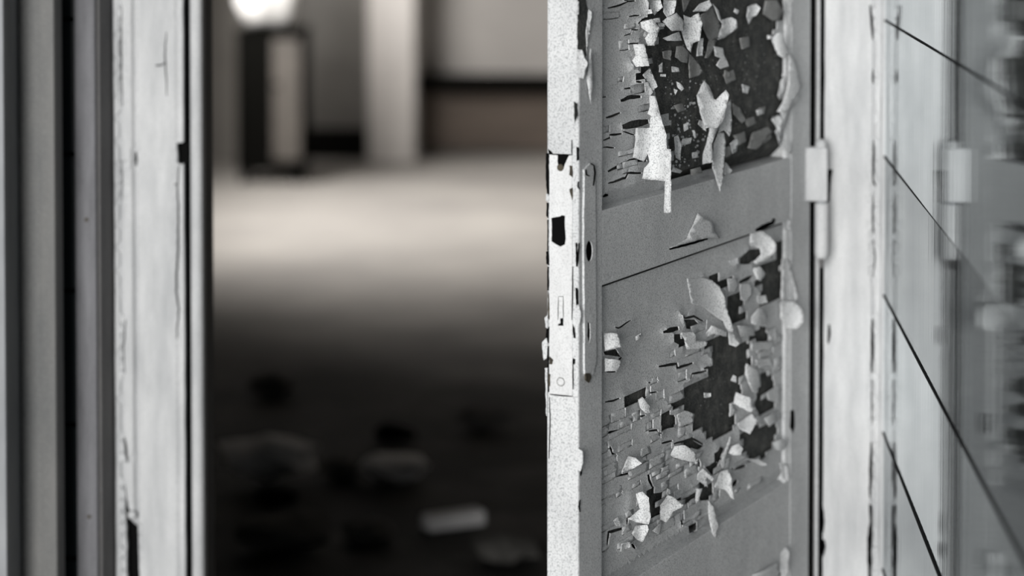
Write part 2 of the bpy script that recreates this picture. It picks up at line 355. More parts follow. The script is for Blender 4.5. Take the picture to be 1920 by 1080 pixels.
# --- right frame
tR = tag(empty('trim_4', (XR, YF, 0)), kind='structure')
def P(*pts): return pts
hr = [slit(densify([(1632, 10), (1635, 40), (1637, 75)], 8, 0.5, 31), 6), slit(densify([(1638, 130), (1637, 145), (1638, 158)], 6, 0.5, 32), 5),
      slit(densify([(1638, 262), (1638, 320), (1637, 338), (1642, 350)], 8, 0.5, 33), 5), slit(densify([(1637, 368), (1637, 410), (1638, 440)], 8, 0.6, 34), 4),
      slit(densify([(1638, 450), (1641, 480), (1638, 520)], 8, 0.6, 41), 2.5),
      slit(densify([(1636, 598), (1636, 650), (1635, 700)], 8, 0.6, 35), 7), slit(densify([(1635, 710), (1635, 780), (1636, 800)], 8, 0.6, 36), 3.5),
      slit(densify([(1634, 830), (1633, 880), (1632, 935)], 8, 0.8, 37), 7),
      rough_poly([(1629, 945), (1636, 950), (1637, 1000), (1635, 1080), (1634, 1300), (1626, 1300), (1627, 1080), (1626, 1010), (1630, 980)], 9, 0.8, 38),
      slit(densify([(1555, 608), (1555, 630), (1553, 645)], 6, 0.5, 39), 6), slit(densify([(1542, 950), (1544, 985), (1543, 1000)], 6, 0.5, 40), 6),
      slit(densify([(1544, 1012), (1545, 1025), (1542, 1045)], 6, 0.5, 42), 8),
      rough_poly([(1546, 317), (1562, 318), (1558, 345), (1556, 379), (1546, 379)], 6, 0.5, 43)]
frame_sheet('casing_board', 1545, 1650, hr, M['frame'], tR, YF, 51, grooves=[(1637.5, 2.4, 0.005, -0.005)])
vboard('backing_board', M['void'], tR, rect(xat(1547, YF), XG + 0.01, YF + 0.0135, YI))
vboard('glazing_bead', M['frame'], tR, [(xat(1650.5, YF), YF), (xat(1652, YF), YF - 0.004), (xat(1657, YF), YF - 0.004), (xat(1661, YF), YF + 0.012), (xat(1650.5, YF), YF + 0.012)], bevel=0)
vboard('rebate_bead', M['paint'], tR, [(xat(1528.5 + 7.5 * i / 6, YF), YF - 0.004 - 0.004 * math.sin(math.pi * i / 6)) for i in range(7)] + [(xat(1536, YF), YF + 0.029), (xat(1528.5, YF), YF + 0.029)], bevel=0)
vboard('rebate_back', M['void'], tR, rect(xat(1505, YF), xat(1547, YF), YF + 0.030, YI))
# lintel over the doorway, out of the picture
# unseen slab added to block the overhead sky and darken the ledges
struct('sky_blocker', MB().box(-3.0, 3.2, 1.9, YF + 0.02, 2.75, 2.9), M['shade'])
lt = tag(MB().box(xat(215, YF), XG, YF, YI, 2.12, ZT).build('trim_5', M['frame']), kind='structure')

# --- side glazing: stacked panes, each set at a slightly different angle, thin black joints
wg = tag(empty('window_1', (XG, YF, 0)), kind='structure')
jy = [-470, -216, 38, 293, 553, 810, 1066, 1330, 1800]
rot = [0.3, -0.2, -0.45, 0.0, 0.15, 0.35, 0.2, 0.1]
zj = [onY(1657, y, YF).z for y in jy]
YN = 1.45
for i, (za, zb) in enumerate(zip(zj[:-1], zj[1:])):
    a = math.radians(rot[i]) * 0.35; dx = math.tan(a) * (YF - YN)
    mb = MB()
    mb.v = [Vector((XG, YF - 0.002, max(zb, 0.02) + 0.0012)), Vector((XG + dx, YN, max(zb, 0.02) + 0.0012)), Vector((XG + dx, YN, za - 0.0012)), Vector((XG, YF - 0.002, za - 0.0012))]; mb.f = [[0, 1, 2, 3]]
    mb.build('pane', M['glass'], wg)
    if i: MB().box(XG - 0.0015, XG + 0.006, YN, YF - 0.001, za - 0.0014, za + 0.0014).build('glazing_joint', M['joint'], wg)
MB().box(XG - 0.004, XG + 0.04, YN - 0.05, YN, 0, 2.3).build('mullion', M['frame'], wg)
MB().box(XG, XG + 0.04, YN, YF - 0.006, 2.3, 2.36).build('head', M['frame'], wg)
struct('dark_enclosure', MB().box(XG + 0.8, XG + 0.9, 0.6, YF + 0.02, 0, 2.6).box(XG, XG + 0.9, 0.6, YF + 0.02, 2.6, 2.7).box(XG + 0.05, XG + 0.9, 0.5, 0.6, 0, 2.6), M['shade'])  # enclosure added behind the glass to keep it and the door face dark

# ------------------------------------------------------------------ the door
def D(u, v, w=0.0): return A0 + DU * u + DN * w + up * v
def dpx(px, py, w=0.0): return on(px, py, A0 + DN * w, DN)            # picture point -> door plane at depth w
def uv(px, py, w=0.0):
    p = dpx(px, py, w) - A0; return p.dot(DU), p.z
# thickness from the lock edge's width in the picture
TH = 0.03
for _ in range(30):
    TH += (px_of(D(0, 1.1, -TH))[0] - 1025) * 0.0004
US = uv(1130, 540)[0]; UH = uv(1483, 540)[0]; UW = uv(1518.5, 540)[0]
ZB, ZTOP = 0.015, 2.08
RW = -0.008                                  # recess of the panels
SUB = 0.0055                                 # the bare wood lies this far behind the loose paint
BV, BD = 0.019, 0.018                         # height and depth of the bevel along a panel's foot
door = tag(empty('open_door', D(UW, 0, -TH / 2)), 'open wooden door with peeling grey paint on recessed panels, hinged on the white frame', 'door')
door['kind'] = 'thing'
def dbox(u0, u1, v0, v1, w0, w1): return MB().quadbox(D(u0, v0, w0), DU * (u1 - u0), up * (v1 - v0), DN * (w1 - w0))
stile1 = dbox(0, US, ZB, ZTOP, -TH, 0).build('stile', M['paint'], door, bevel=0.0025)
stile2 = dbox(UH, UW, ZB, ZTOP, -TH, 0).build('stile', M['paint'], door, bevel=0.002)
def vline(px, py, w=0.0): return uv(px, py, w)[1]
v_up = (vline(1130, 397) + vline(1470, 297)) / 2      # top of the lock rail
v_lo = (vline(1130, 531) + vline(1460, 424)) / 2      # bottom of the lock rail
v_b1 = (vline(1210, 1070) + vline(1475, 908)) / 2     # bottom of the lower panel
v_b2 = v_b1 - 0.125
v_t = 1.86
rail_m = dbox(US, UH, v_lo, v_up, -TH, -0.0005).build('rail', M['paint'], door, bevel=0.0012)
rail_b = dbox(US, UH, v_b2, v_b1, -TH, -0.0005).build('rail', M['paint'], door, bevel=0.0012)
rail_t = dbox(US, UH, v_t, ZTOP, -TH, -0.0005).build('rail', M['paint'], door, bevel=0.003)
rail_k = dbox(US, UH, ZB, ZB + 0.2, -TH, -0.0005).build('rail', M['paint'], door, bevel=0.003)
def panel(v0, v1):
    pf = [(v0 + .0005, -TH + .006), (v0 + .0005, RW - SUB - BD), (v0 + BV, RW - SUB), (v1 - .0005, RW - SUB), (v1 - .0005, -TH + .006)]
    return MB().prism([up * a + DN * b_ for a, b_ in pf], D(US + .0005, 0), D(UH - .0005, 0)).build('panel', M['wood'], door)
pan_u = panel(v_up, v_t); pan_l = panel(v_b1, v_lo); pan_k = panel(ZB + 0.2, v_b2)
# mouldings along the hinge side of the panels
def moulding(v0, v1):
    mb = MB()
    mb.prism([DU * 0 + DN * (RW + 0.002), DU * 0.0 + DN * (-0.001), DU * -0.004 + DN * (-0.0015), DU * -0.012 + DN * (RW + 0.004), DU * -0.014 + DN * (RW)], D(UH, v0), D(UH, v1))
    return mb.build('moulding', M['paint'], door)
moulding(v_up, v_t); moulding(v_b1, v_lo); moulding(ZB + 0.2, v_b2)

# ---- traced paint, in the points of five enlarged views of the photograph
VIEW = {1: (1120, 0, 4.5714), 2: (1120, 180, 4.5), 3: (1120, 380, 4.5), 4: (1120, 600, 4.155), 5: (1120, 820, 4.155)}
def Z(v, s):
    ox, oy, k = VIEW[v]; t = [int(x) for x in s.replace(',', ' ').split()]
    return [(ox + t[i] / k, oy + t[i + 1] / k) for i in range(0, len(t), 2)]

holes_u = [Z(1, '640,-1250 520,-900 460,-500 445,0 480,130 520,290 495,395 400,400 440,520 450,570 335,580 395,640 470,760 520,960 560,1100 600,1280 612,1580') + Z(2, '600,700 760,690 900,640 1150,600 1300,560 1500,500 1600,470 1540,400 1480,200 1530,130')
           + Z(1, '1560,960 1600,850 1610,700 1600,640 1620,540 1560,480 1490,330 1500,250 1560,150 1600,60 1610,-120 1620,-600 1500,-1000 1300,-1250 1000,-1420 760,-1380')]
holes_l = [Z(3, '1500,280 1540,300 1540,830 1450,820 1330,700 1400,610 1330,540 1430,500 1510,440'),
           Z(3, '920,640 1090,630 1100,760 1200,830 1250,950 1180,1040 1130,1000 1080,800 1030,700'),
           Z(4, '920,110 1020,130 1050,200 1130,250 1150,330 1140,430 1100,560 1060,620 1080,700 1060,840 960,900 870,890 760,800 750,720 640,690 680,550 740,470 860,430 920,350 890,300 880,200 850,190'),
           Z(4, '520,740 605,740 605,840 520,850'), Z(4, '1120,850 1290,810 1390,820 1380,940 1350,1010 1290,1080 1160,1060 1130,960'),
           Z(4, '240,600 310,590 320,640 240,660'), Z(4, '570,640 640,610 650,670 580,670'), Z(4, '600,110 650,110 680,210 600,170'),
           Z(5, '390,440 520,430 510,500 480,560 490,640 430,650 410,560'), Z(5, '770,380 830,330 880,420 880,490 800,490'), Z(5, '710,690 780,660 780,720 720,750'),
           Z(5, '840,230 950,190 930,290 890,290'), Z(4, '1280,400 1330,440 1330,560 1300,560 1330,630 1360,690 1260,740 1220,660 1270,560'),
           Z(4, '50,250 150,225 190,290 140,280 60,270'), Z(5, '690,60 740,20 830,70 780,100'), Z(3, '1200,660 1330,600 1290,650 1200,690'),
           Z(3, '1200,470 1290,390 1370,390 1350,450 1290,520 1200,520'), Z(3, '720,940 740,990 830,985 870,1030 820,1080 750,1060'), Z(5, '960,70 990,90 960,190 940,220 935,120'),
           Z(5, '700,440 760,440 750,470 690,490'), Z(4, '1130,180 1200,190 1180,300 1140,260'), Z(4, '1290,30 1330,100 1400,160 1300,150 1230,130')]
cracks_u = [(1, '90,70 180,50 280,10', 4), (1, '200,865 290,830 380,830', 8), (1, '230,760 350,750', 3.5), (1, '240,380 430,365', 3), (1, '320,515 390,510', 4),
            (1, '350,205 390,170 490,140', 5), (1, '270,140 370,130', 3), (1, '45,835 85,828', 4), (1, '230,305 290,290 300,255 360,255', 3), (1, '230,0 260,10 330,8', 3),
            (2, '70,185 130,170 200,140', 5), (2, '210,262 330,235 440,215', 14), (2, '50,375 110,350 110,330 215,318', 4.5), (2, '50,432 150,437', 3),
            (2, '90,640 200,580 300,540 420,545', 7), (2, '90,740 240,690 260,650 380,650', 5), (2, '45,850 70,840 100,835', 6), (2, '225,260 220,300 320,330', 3), (1, '330,700 390,705', 4)]
cracks_l = [(3, '730,950 740,975 820,960 900,1000', 5), (3, '590,1075 690,1052', 7), (3, '150,1050 180,1060 290,990', 4), (4, '515,95 640,70', 7),
            (4, '480,365 620,340 625,375 750,335', 6), (4, '730,465 740,420 860,395', 4.5), (4, '400,490 480,470', 4), (4, '60,640 120,630 180,610', 4), (4, '240,780 380,740', 4),
            (4, '60,885 170,860', 5), (4, '400,865 470,860 480,885 510,880', 4), (4, '500,960 590,940', 4), (4, '595,965 750,925 830,970', 5), (5, '130,310 370,250', 4),
            (5, '80,450 200,420', 4), (5, '82,850 90,740 230,700', 6), (5, '660,560 660,700', 5), (5, '620,490 740,450', 6), (5, '70,690 130,670', 4), (5, '180,880 260,840', 4),
            (5, '270,830 300,870', 6), (4, '160,320 195,290', 5), (4, '70,405 150,400', 4), (4, '100,985 120,1040 160,1060', 5), (5, '240,620 235,680', 5), (5, '400,260 405,330 440,400', 6),
            (4, '630,480 700,460', 3), (4, '830,380 880,365', 5), (4, '380,570 470,560', 3), (5, '80,100 110,75 120,120', 4), (5, '600,165 650,155', 4), (5, '1050,380 1090,330', 8), (5, '1050,250 1160,220', 6), (5, '790,170 800,230', 6)]
rail_cracks = [(3, '610,390 760,350 930,303', 6), (3, '570,435 610,390 598,345', 2)]

SKIP = ' '
flakes_u = [(1, .55, '390,640 450,580 500,690 520,740 480,780'), (2, .95, '440,0 490,0 545,200 585,330 585,445 622,450 622,985 560,990 572,720 380,698 395,610 440,560 425,490 395,555 300,520 320,400 325,270 440,270 450,165 420,150 445,90'),
            (1, .85, '370,190 470,160 545,245 520,290 495,390 430,395 410,330 440,280 380,240'), (1, .9, '305,378 400,375 410,400 440,520 445,568 330,573 300,520 330,470'),
            (1, .55, '440,0 540,0 565,60 490,130 455,80'), (1, .75, '570,0 680,0 660,110 600,150 565,100'), (1, .1, '730,0 800,0 760,80 740,100'), (1, .6, '820,100 880,30 960,0 985,50 940,95'),
            (1, .45, '1070,230 1060,170 1150,145 1195,170 1205,240 1090,325 1030,340 1050,260'), (1, .02, '890,130 990,60 1060,220 1040,330 960,345 910,250'), (1, .45, '600,150 680,110 740,180 740,260 640,265 560,180'),
            (1, .75, '740,130 800,150 870,110 900,200 880,350 820,370 800,450 770,420 720,260 745,190'), (1, .4, '870,330 910,330 905,480 850,480'), (1, .12, '680,400 730,390 790,450 770,540 720,530 670,490'),
            (1, .12, '790,460 860,530 910,620 870,650 790,670 785,560'), (1, .2, '960,340 1020,340 1000,420 950,500 925,500'), (1, .3, '1000,400 1080,410 1090,470 1130,570 1060,590 1020,560 1060,500 1010,480'),
            (1, .65, '1290,60 1360,30 1400,70 1370,130 1330,150 1300,210 1280,140'), (1, .25, '1430,60 1440,0 1540,0 1600,100 1560,170 1510,180 1420,120'), (1, .5, '1590,0 1670,0 1660,220 1610,200 1600,90'),
            (1, .7, '1490,330 1540,290 1590,270 1600,350 1640,450 1600,500 1550,470'), (1, .5, '1570,700 1600,650 1600,760 1570,860 1550,820'),
            (1, .45, '1640,430 1690,500 1760,740 1700,850 1620,960 1540,960 1610,840 1640,700'), (2, .45, '1540,125 1620,0 1720,0 1620,130 1560,330 1540,420 1500,300 1565,210'), (2, .75, '1470,200 1530,160 1560,200 1540,310 1510,260'),
            (1, .75, '850,820 915,690 960,735 1000,850 1020,855 1105,770 1130,815 1100,950 1090,1010 1030,1100 960,1090 925,1100 880,960'), (2, .55, '960,150 1030,150 1090,40 1060,150 1020,280 970,400 975,560 890,575 890,500 940,330'),
            (2, .45, '1090,70 1130,30 1135,280 1115,340 1070,290 1020,310 1050,200'), (2, .5, '1020,310 1070,310 1085,400 1060,700 1040,810 970,600 985,400'), (2, .45, '1080,560 1140,630 1080,720 1070,650'),
            (2, .25, '1140,60 1200,100 1255,200 1220,230 1150,150'), (2, .6, '650,350 680,330 710,400 700,545 660,520'), (2, .7, '730,240 770,220 770,280 730,300'), (2, .7, '800,290 820,290 840,350 820,360'),
            (2, .5, '640,600 720,630 700,655 630,640'), (2, .3, '720,360 800,350 790,400 710,415'), (2, .5, '860,200 900,220 920,300 850,240'), (2, .15, '1270,440 1310,310 1440,260 1480,300 1400,400 1340,450'),
            (2, .6, '1550,440 1560,370 1640,380 1640,490'), (2, .45, '1120,400 1180,350 1190,400 1140,490'), (2, .25, '790,620 870,600 890,650 790,670'), (1, .7, '680,700 710,710 745,760 720,780 690,750'),
            (1, .7, '655,760 690,770 670,815'), (1, .7, '540,636 590,636 585,658 540,658'), (1, .45, '515,190 585,200 580,230 530,230'), (1, .5, '480,160 540,150 545,190 480,200'), (1, .5, '640,570 700,580 705,620 640,620'),
            (1, .5, '530,560 560,530 560,620 530,620'), (1, .5, '1180,70 1215,90 1200,120 1170,100'), (1, .4, '990,30 1040,90 1075,210 1040,160'), (1, .25, '1090,600 1140,620 1130,670 1090,660'), (1, .3, '1240,720 1310,740 1290,800 1250,790'),
            (2, .4, '1340,120 1400,110 1400,150 1350,165'), (2, .3, '800,480 850,470 850,520 805,525'), (1, .4, '560,330 700,270 730,350 600,350'),
            (2, .12, '1150,330 1240,300 1260,380 1190,420'), (2, .18, '1240,200 1320,170 1340,230 1270,260'), (2, .1, '1060,440 1120,420 1130,500 1080,520'), (2, .2, '1380,330 1450,300 1470,350 1410,400'), (2, .15, '650,80 720,60 740,120 680,140'), (1, .12, '1080,640 1170,600 1190,680 1110,720'),
            (1, .15, '1220,330 1300,310 1310,400 1240,420'), (1, .2, '560,440 640,430 630,520 570,500'), (2, .25, '1360,100 1420,90 1410,150 1370,150'), (2, .3, '1150,400 1190,370 1175,470 1150,480'), (1, .6, '700,-90 800,-110 830,-20 760,0'), (1, .5, '1000,-80 1120,-120 1140,-20 1040,-10'), (1, .6, '500,-120 600,-140 640,-40 540,-20')]
_r = random.Random(77)
for _ in range(26):
    x_, y_ = _r.uniform(620, 1480), _r.uniform(-1050, -160); a_, b_ = _r.uniform(30, 80), _r.uniform(40, 120)
    flakes_u.append((1, _r.choice([.1, .2, .4, .6, .75]), ' '.join('%d,%d' % (x_ + a_ * math.cos(t_) * _r.uniform(.7, 1.2), y_ + b_ * math.sin(t_) * _r.uniform(.7, 1.2)) for t_ in (0, 1.1, 2.1, 3.1, 4.2, 5.2))))
flakes_l = [(3, .75, '1290,250 1390,240 1460,280 1510,350 1510,420 1430,480 1340,520 1320,500 1380,440 1370,390 1290,360'), (3, .5, '1110,500 1190,460 1200,510 1150,535'),
            (4, .6, '980,0 1020,0 1060,100 1110,190 1080,210 1030,190 1020,80'), (3, .45, '1310,560 1370,540 1420,600 1380,660 1340,640'),
            (3, .55, '1350,790 1420,780 1440,840 1380,860 1350,840'), (3, .3, '1200,690 1290,680 1310,760 1250,850 1210,800'), (3, .2, '1100,640 1180,640 1190,700 1160,760 1110,750'), (3, .25, '1300,960 1360,890 1410,900 1430,1000 1400,1050 1300,1020'),
            (4, .8, '50,100 160,100 185,210 60,240'), (4, .6, '60,300 180,310 180,350 150,400 60,400'), (4, .75, '320,620 350,600 410,660 410,730 370,720 330,680'), (4, 1.0, '1080,565 1200,610 1210,700 1190,720 1060,650'),
            (4, .95, '1090,810 1200,730 1250,780 1190,890 1110,850'), (4, .55, '1230,740 1280,760 1270,810 1230,790'), (4, .3, '1160,340 1260,390 1270,480 1250,570 1210,560 1150,420'), (4, .25, '620,740 680,705 755,730 750,800 640,830'),
            (4, .35, '650,100 740,90 770,120 770,160 860,170 850,200 780,230 700,230 680,150'), (4, .5, '890,40 1010,90 1010,130 910,110 860,130 850,100'), (4, .7, '1060,430 1085,440 1085,490 1040,470'), (4, .4, '830,570 885,565 885,600 835,605'),
            (5, .6, '1030,0 1050,0 1000,160 990,240 970,240 960,200'), (5, 1.0, '1050,70 1100,50 1135,90 1120,140 1050,140 1020,120'), (5, .75, '960,270 1020,250 1050,330 1050,400 1070,490 1040,470 1000,410 910,390'),
            (5, .6, '865,490 905,540 945,680 930,780 905,770 870,640'), (5, .8, '190,270 240,145 300,160 350,205 270,250'), (5, .95, '300,440 350,420 400,470 415,620 400,680 300,660 240,640 330,560'), (5, 1.0, '490,530 550,450 600,470 670,530 660,550 590,580 540,665 490,640'),
            (5, .75, '270,750 300,690 390,680 400,720 350,825 310,800'), (5, .75, '570,140 600,70 680,60 760,110 790,190 720,190 600,160'), (5, .8, '780,290 820,240 910,320 895,350 850,310 860,390 780,330'), (5, .75, '770,400 820,400 790,500 760,500'),
            (5, .55, '1160,170 1250,170 1330,210 1300,230 1230,200'), (5, .45, '1370,40 1440,10 1480,60 1440,110 1390,90'), (5, .25, '430,730 500,660 490,760'), (4, .15, '1300,770 1390,710 1400,790 1340,830'), (4, .1, '1200,170 1380,170 1350,230 1200,240'),
            (4, .15, '1230,310 1350,300 1370,350 1260,380'), (4, .12, '1310,90 1390,60 1400,130 1350,130'), (4, .02, '1090,40 1220,50 1230,120 1120,130'), (4, .1, '1330,560 1420,500 1420,660 1330,620'), (5, .3, '980,170 1040,150 1020,240 980,240'),
            (5, .4, '130,650 160,620 190,690 150,690'), (5, .35, '190,830 250,810 270,850 180,890'), (5, .5, '545,400 575,410 570,450 540,450'), (4, .45, '300,130 340,100 330,150 300,160')]
stile_flakes = [(3, .5, 0.001, '1555,480 1620,490 1690,760 1690,830 1555,830'), (3, .9, 0.003, '1545,840 1650,830 1735,900 1740,1000 1690,1070 1600,1060 1545,980'), (3, .5, 0.001, '1560,150 1630,140 1630,230 1580,230'),
                (5, .6, 0.001, '1420,200 1480,220 1495,350 1440,320')]

def flake(poly, k, base, parent, seed, kv=0.0, curl=1.0, thick=0.0009, ns=None, roll=None, m=None):
    """a loose scale of paint, held along its left side: k = how far its free side turns to the viewer, kv = how far its foot hangs out"""
    rr = random.Random(seed)
    poly = rough_poly(poly, 6, 0.6, seed)
    xs = [p[0] for p in poly]; ys_ = [p[1] for p in poly]; x0, y0 = min(xs), min(ys_); wx = max(xs) - x0; wy = max(ys_) - y0
    V, T = sheet_tris(poly, [], ns or max(3.0, min(wx, wy) / 6.0), seed=seed)
    g = 0.00062 * k; a1 = rr.uniform(-1, 1); a2 = rr.uniform(0.3, 0.7) * curl
    if roll is None: roll = rr.choice([0, 0, 0.25, 0.4, -0.2]) if min(wx, wy) > 8 else 0
    sh = rr.uniform(-0.25, 0.25)
    V3 = []
    for x, y in V:
        tx = (x - x0) / max(wx, 1); ty = (y - y0) / max(wy, 1); s_ = min(max(tx + sh * (ty - 0.5), 0), 1.2)
        w = base + g * wx * ((1 - a2) * s_ + a2 * s_ * s_) + 0.0005 * kv * (y - y0) + 0.00035 * roll * wx * math.sin(math.pi * min(s_, 1)) + 0.0006 * math.sin(5 * ty + a1 * 3) * min(1, wx / 30)
        w = max(w, base)
        V3.append(dpx(float(x), float(y), w))
    return solid_sheet(V3, T, [(DN - DU * k).normalized() * -thick] * len(V3)).build('paint_flake', m or M['paint'], parent, smooth=True)

def seg_dist(Pn, poly):
    """distance from points to a polygon's outline and the x direction towards it"""
    best = np.full(len(Pn), 1e9); bx = np.zeros(len(Pn))
    k = len(poly)
    for i in range(k):
        a = np.array(poly[i]); b_ = np.array(poly[(i + 1) % k]); ab = b_ - a; L2 = (ab ** 2).sum() or 1e-9
        t = np.clip(((Pn - a) @ ab) / L2, 0, 1); q = a + t[:, None] * ab; dd = np.hypot(*(q - Pn).T)
        mk = dd < best; best[mk] = dd[mk]; bx[mk] = (q[:, 0] - Pn[:, 0])[mk]
    return best, bx

def bricks(zones, v0, v1, seed, holes, avoid, limit):
    """the alligatored paint: a tiling of short courses in door coordinates; returns picture polygons of cells that are gone and of cells that stand loose"""
    rr = random.Random(seed); gone = []; loose = []; v = v0
    while v < v1:
        h = min(rr.choice([0.0065, 0.008, 0.0095, 0.012]), v1 - v + 1e-4); u = US + 0.002 + rr.uniform(0, 0.02)
        while u < UH - 0.016:
            L = min(rr.choice([0.018, 0.026, 0.034, 0.045, 0.06]) * rr.uniform(0.85, 1.15), UH - 0.014 - u)
            c = px_of(D(u + L / 2, v + h / 2, RW)); j = lambda s_: rr.uniform(-s_, s_)
            q = [(u, v + j(.0006)), (u + L * .5, v + j(.001)), (u + L, v + j(.0006)), (u + L + j(.003), v + h), (u + L * .45, v + h + j(.001)), (u + j(.002), v + h)]
            q = [px_of(D(a, b, RW)) for a, b in q]; p_ = rr.random()
            if any(inside(c, h_) for h_ in holes):
                e = 0.0012; gone.append([px_of(D(a, b, RW)) for a, b in ((u - 2 * e, v - e), (u + L * .5, v - e + j(.0003)), (u + L + 2 * e, v - e), (u + L + 2 * e + j(.0015), v + h + e), (u + L * .45, v + h + e + j(.0003)), (u - 2 * e + j(.0015), v + h + e))])
            elif not any(inside(c, a_) for a_ in avoid):
                for zpoly, pz in zones:
                    if inside(c, zpoly):
                        if p_ < pz: loose.append(q)
                        break
            u += L
        v += h
    rr.shuffle(loose)
    return gone, loose[:limit]

def paint_film(pan, v0, v1, holes, cracks, cells, seed, gone=None, lift=0.012):
    c0, c1 = px_of(D(US + 0.001, v0 + 0.0012, RW)), px_of(D(UH - 0.013, v0 + 0.0012, RW)); c2, c3 = px_of(D(UH - 0.013, v1 - 0.0048, RW)), px_of(D(US + 0.001, v1 - 0.0048, RW))  # film stops below the rail; the bare dark strip stands for the rail's shadow
    def lerp(a, b): return densify([a, b], 12, 0)[:-1]
    outer = lerp(c0, c1) + lerp(c1, c2) + lerp(c2, c3) + lerp(c3, c0)
    big = holes; small = [rough_poly(h, 7, 1.0, seed + i) for i, h in enumerate(holes) if max(p[0] for p in h) - min(p[0] for p in h) < 40 or gone is None]
    sl = [slit(densify(Z(v, s), 5, 0.5, seed + i), w * 1.05) for i, (v, s, w) in enumerate(cracks)]
    V, T = sheet_tris(outer, small + (gone or []) + sl + cells + ([fan] if pan is pan_l else []), 6.0, seed=seed)
    Wd = np.zeros(len(V))
    for h in big:
        d_, bx = seg_dist(V, h); g = np.clip(0.25 + 0.9 * bx / np.maximum(d_, 1e-3), -0.1, 1.0)
        Wd = np.maximum(Wd, lift * g * np.exp(-d_ / 16.0))
    for s_ in sl:
        d_, bx = seg_dist(V, s_); Wd = Wd + 0.0016 * np.exp(-d_ / 6.0)
    rr = random.Random(seed)
    Wd = Wd + 0.0007 * np.sin(V[:, 0] * 0.03 + V[:, 1] * 0.02) + 0.0003 * np.sin(V[:, 1] * 0.04 + 1.7)
    for i in range(len(V)):                                            # the panel's bevelled foot falls back into its groove
        t = 1 - (uv(float(V[i, 0]), float(V[i, 1]), RW)[1] - v0) / BV
        if t > 0: Wd[i] -= BD * t
    V3 = [dpx(float(x), float(y), RW + float(w)) for (x, y), w in zip(V, Wd)]
    return solid_sheet(V3, T, [DN * -0.0016] * len(V3)).build('paint_film', M['paint'], pan)

fan = Z(3, '760,640 870,632 960,650 1030,705 1080,795 1105,930 1160,1085 1100,1085 1060,1000 970,940 900,880 800,850')
zu = [(Z(1, '40,100 330,100 480,300 400,640 480,960 60,960'), 0.16), (Z(2, '50,100 420,100 400,690 60,820'), 0.16)]
zl = [(Z(4, '50,540 330,520 520,440 700,420 760,500 680,560 640,700 760,800 560,1000 60,1040'), 0.34), (Z(4, '500,60 900,30 880,380 480,400'), 0.34),
      (Z(4, '1150,200 1420,60 1420,760 1290,760 1330,420 1180,330'), 0.45), (Z(5, '50,80 560,40 980,160 960,560 700,660 430,760 60,900'), 0.46), (Z(5, '1040,160 1400,160 1400,330 1040,480'), 0.3)]
gu, cu = bricks(zu, v_up + 0.004, vline(1200, -420), 5, holes_u, [Z(2, '300,260 620,260 620,720 380,720')], 30)
gl_, cl = bricks(zl, v_b1 + 0.018, v_lo - 0.008, 6, holes_l, [fan], 90)
paint_film(pan_u, v_up, v_t, holes_u, cracks_u, cu, 100, gu)
paint_film(pan_l, v_b1, v_lo, holes_l, cracks_l, cl, 200, gl_, 0.0055)
paint_film(pan_k, ZB + 0.2, v_b2, [Z(5, '1300,1000 1400,940 1440,1060 1300,1140')], [], [], 300)
sd_ = 1000
for cells, pan in ((cu, pan_u), (cl, pan_l)):
    for q in cells:
        sd_ += 1; rr = random.Random(sd_)
        ym = max(p[1] for p in q); q = [(x, y - (1.5 if y > ym - 6 else 0)) for x, y in q]
        flake(q, rr.choice([0.0, 0.01, 0.02, 0.04, 0.07, 0.1, 0.16]), RW + rr.uniform(-0.0004, 0.0008), pan, sd_, kv=rr.uniform(0, .12), ns=7, curl=0.5, roll=0.0)
for fl, pan in ((flakes_u, pan_u), (flakes_l, pan_l)):
    for i, (v, k, s) in enumerate(fl):
        sd_ += 1; rr = random.Random(sd_)
        flake(Z(v, s), k, RW + 0.002 + 0.004 * rr.random(), pan, sd_, kv=rr.uniform(-.02, .2), m=M['grime'] if k <= .26 and fl is flakes_u else None)
for v, k, base, s in stile_flakes:
    sd_ += 1; flake(Z(v, s), k, base - 0.004, stile2, sd_, curl=0.5)
sd_ += 1; flake(Z(3, '612,385 760,300 850,90 990,180 1000,240 1040,300 930,296 760,340'), 0.16, 0.0004, rail_m, sd_, curl=0.6, roll=0.0)
for s, w in (((3, '612,392 760,352 932,306'), 5), ((3, '1340,235 1400,205 1480,170 1495,135'), 8)):
    ln = slit(densify(Z(*s), 5, 0.4, 3), w)
    V, T = sheet_tris(ln, [], 0); solid_sheet([dpx(float(x), float(y), 0.0004) for x, y in V], T, [DN * -0.0006] * len(V)).build('crack', M['void'], rail_m)
sd_ += 1; V, T = sheet_tris(rough_poly(fan, 6, 0.4, 5), [], 5, seed=5)
fx0 = min(p[0] for p in fan); V3 = []
for x, y in V:
    s_ = max(0.0, (x - fx0 - 0.12 * (y - 540)) / 78.0); V3.append(dpx(float(x), float(y), RW + 0.0008 + 0.021 * s_ ** 2.2))
solid_sheet(V3, T, [DN * -0.001] * len(V3)).build('paint_flake', M['paint'], pan_l, smooth=True)
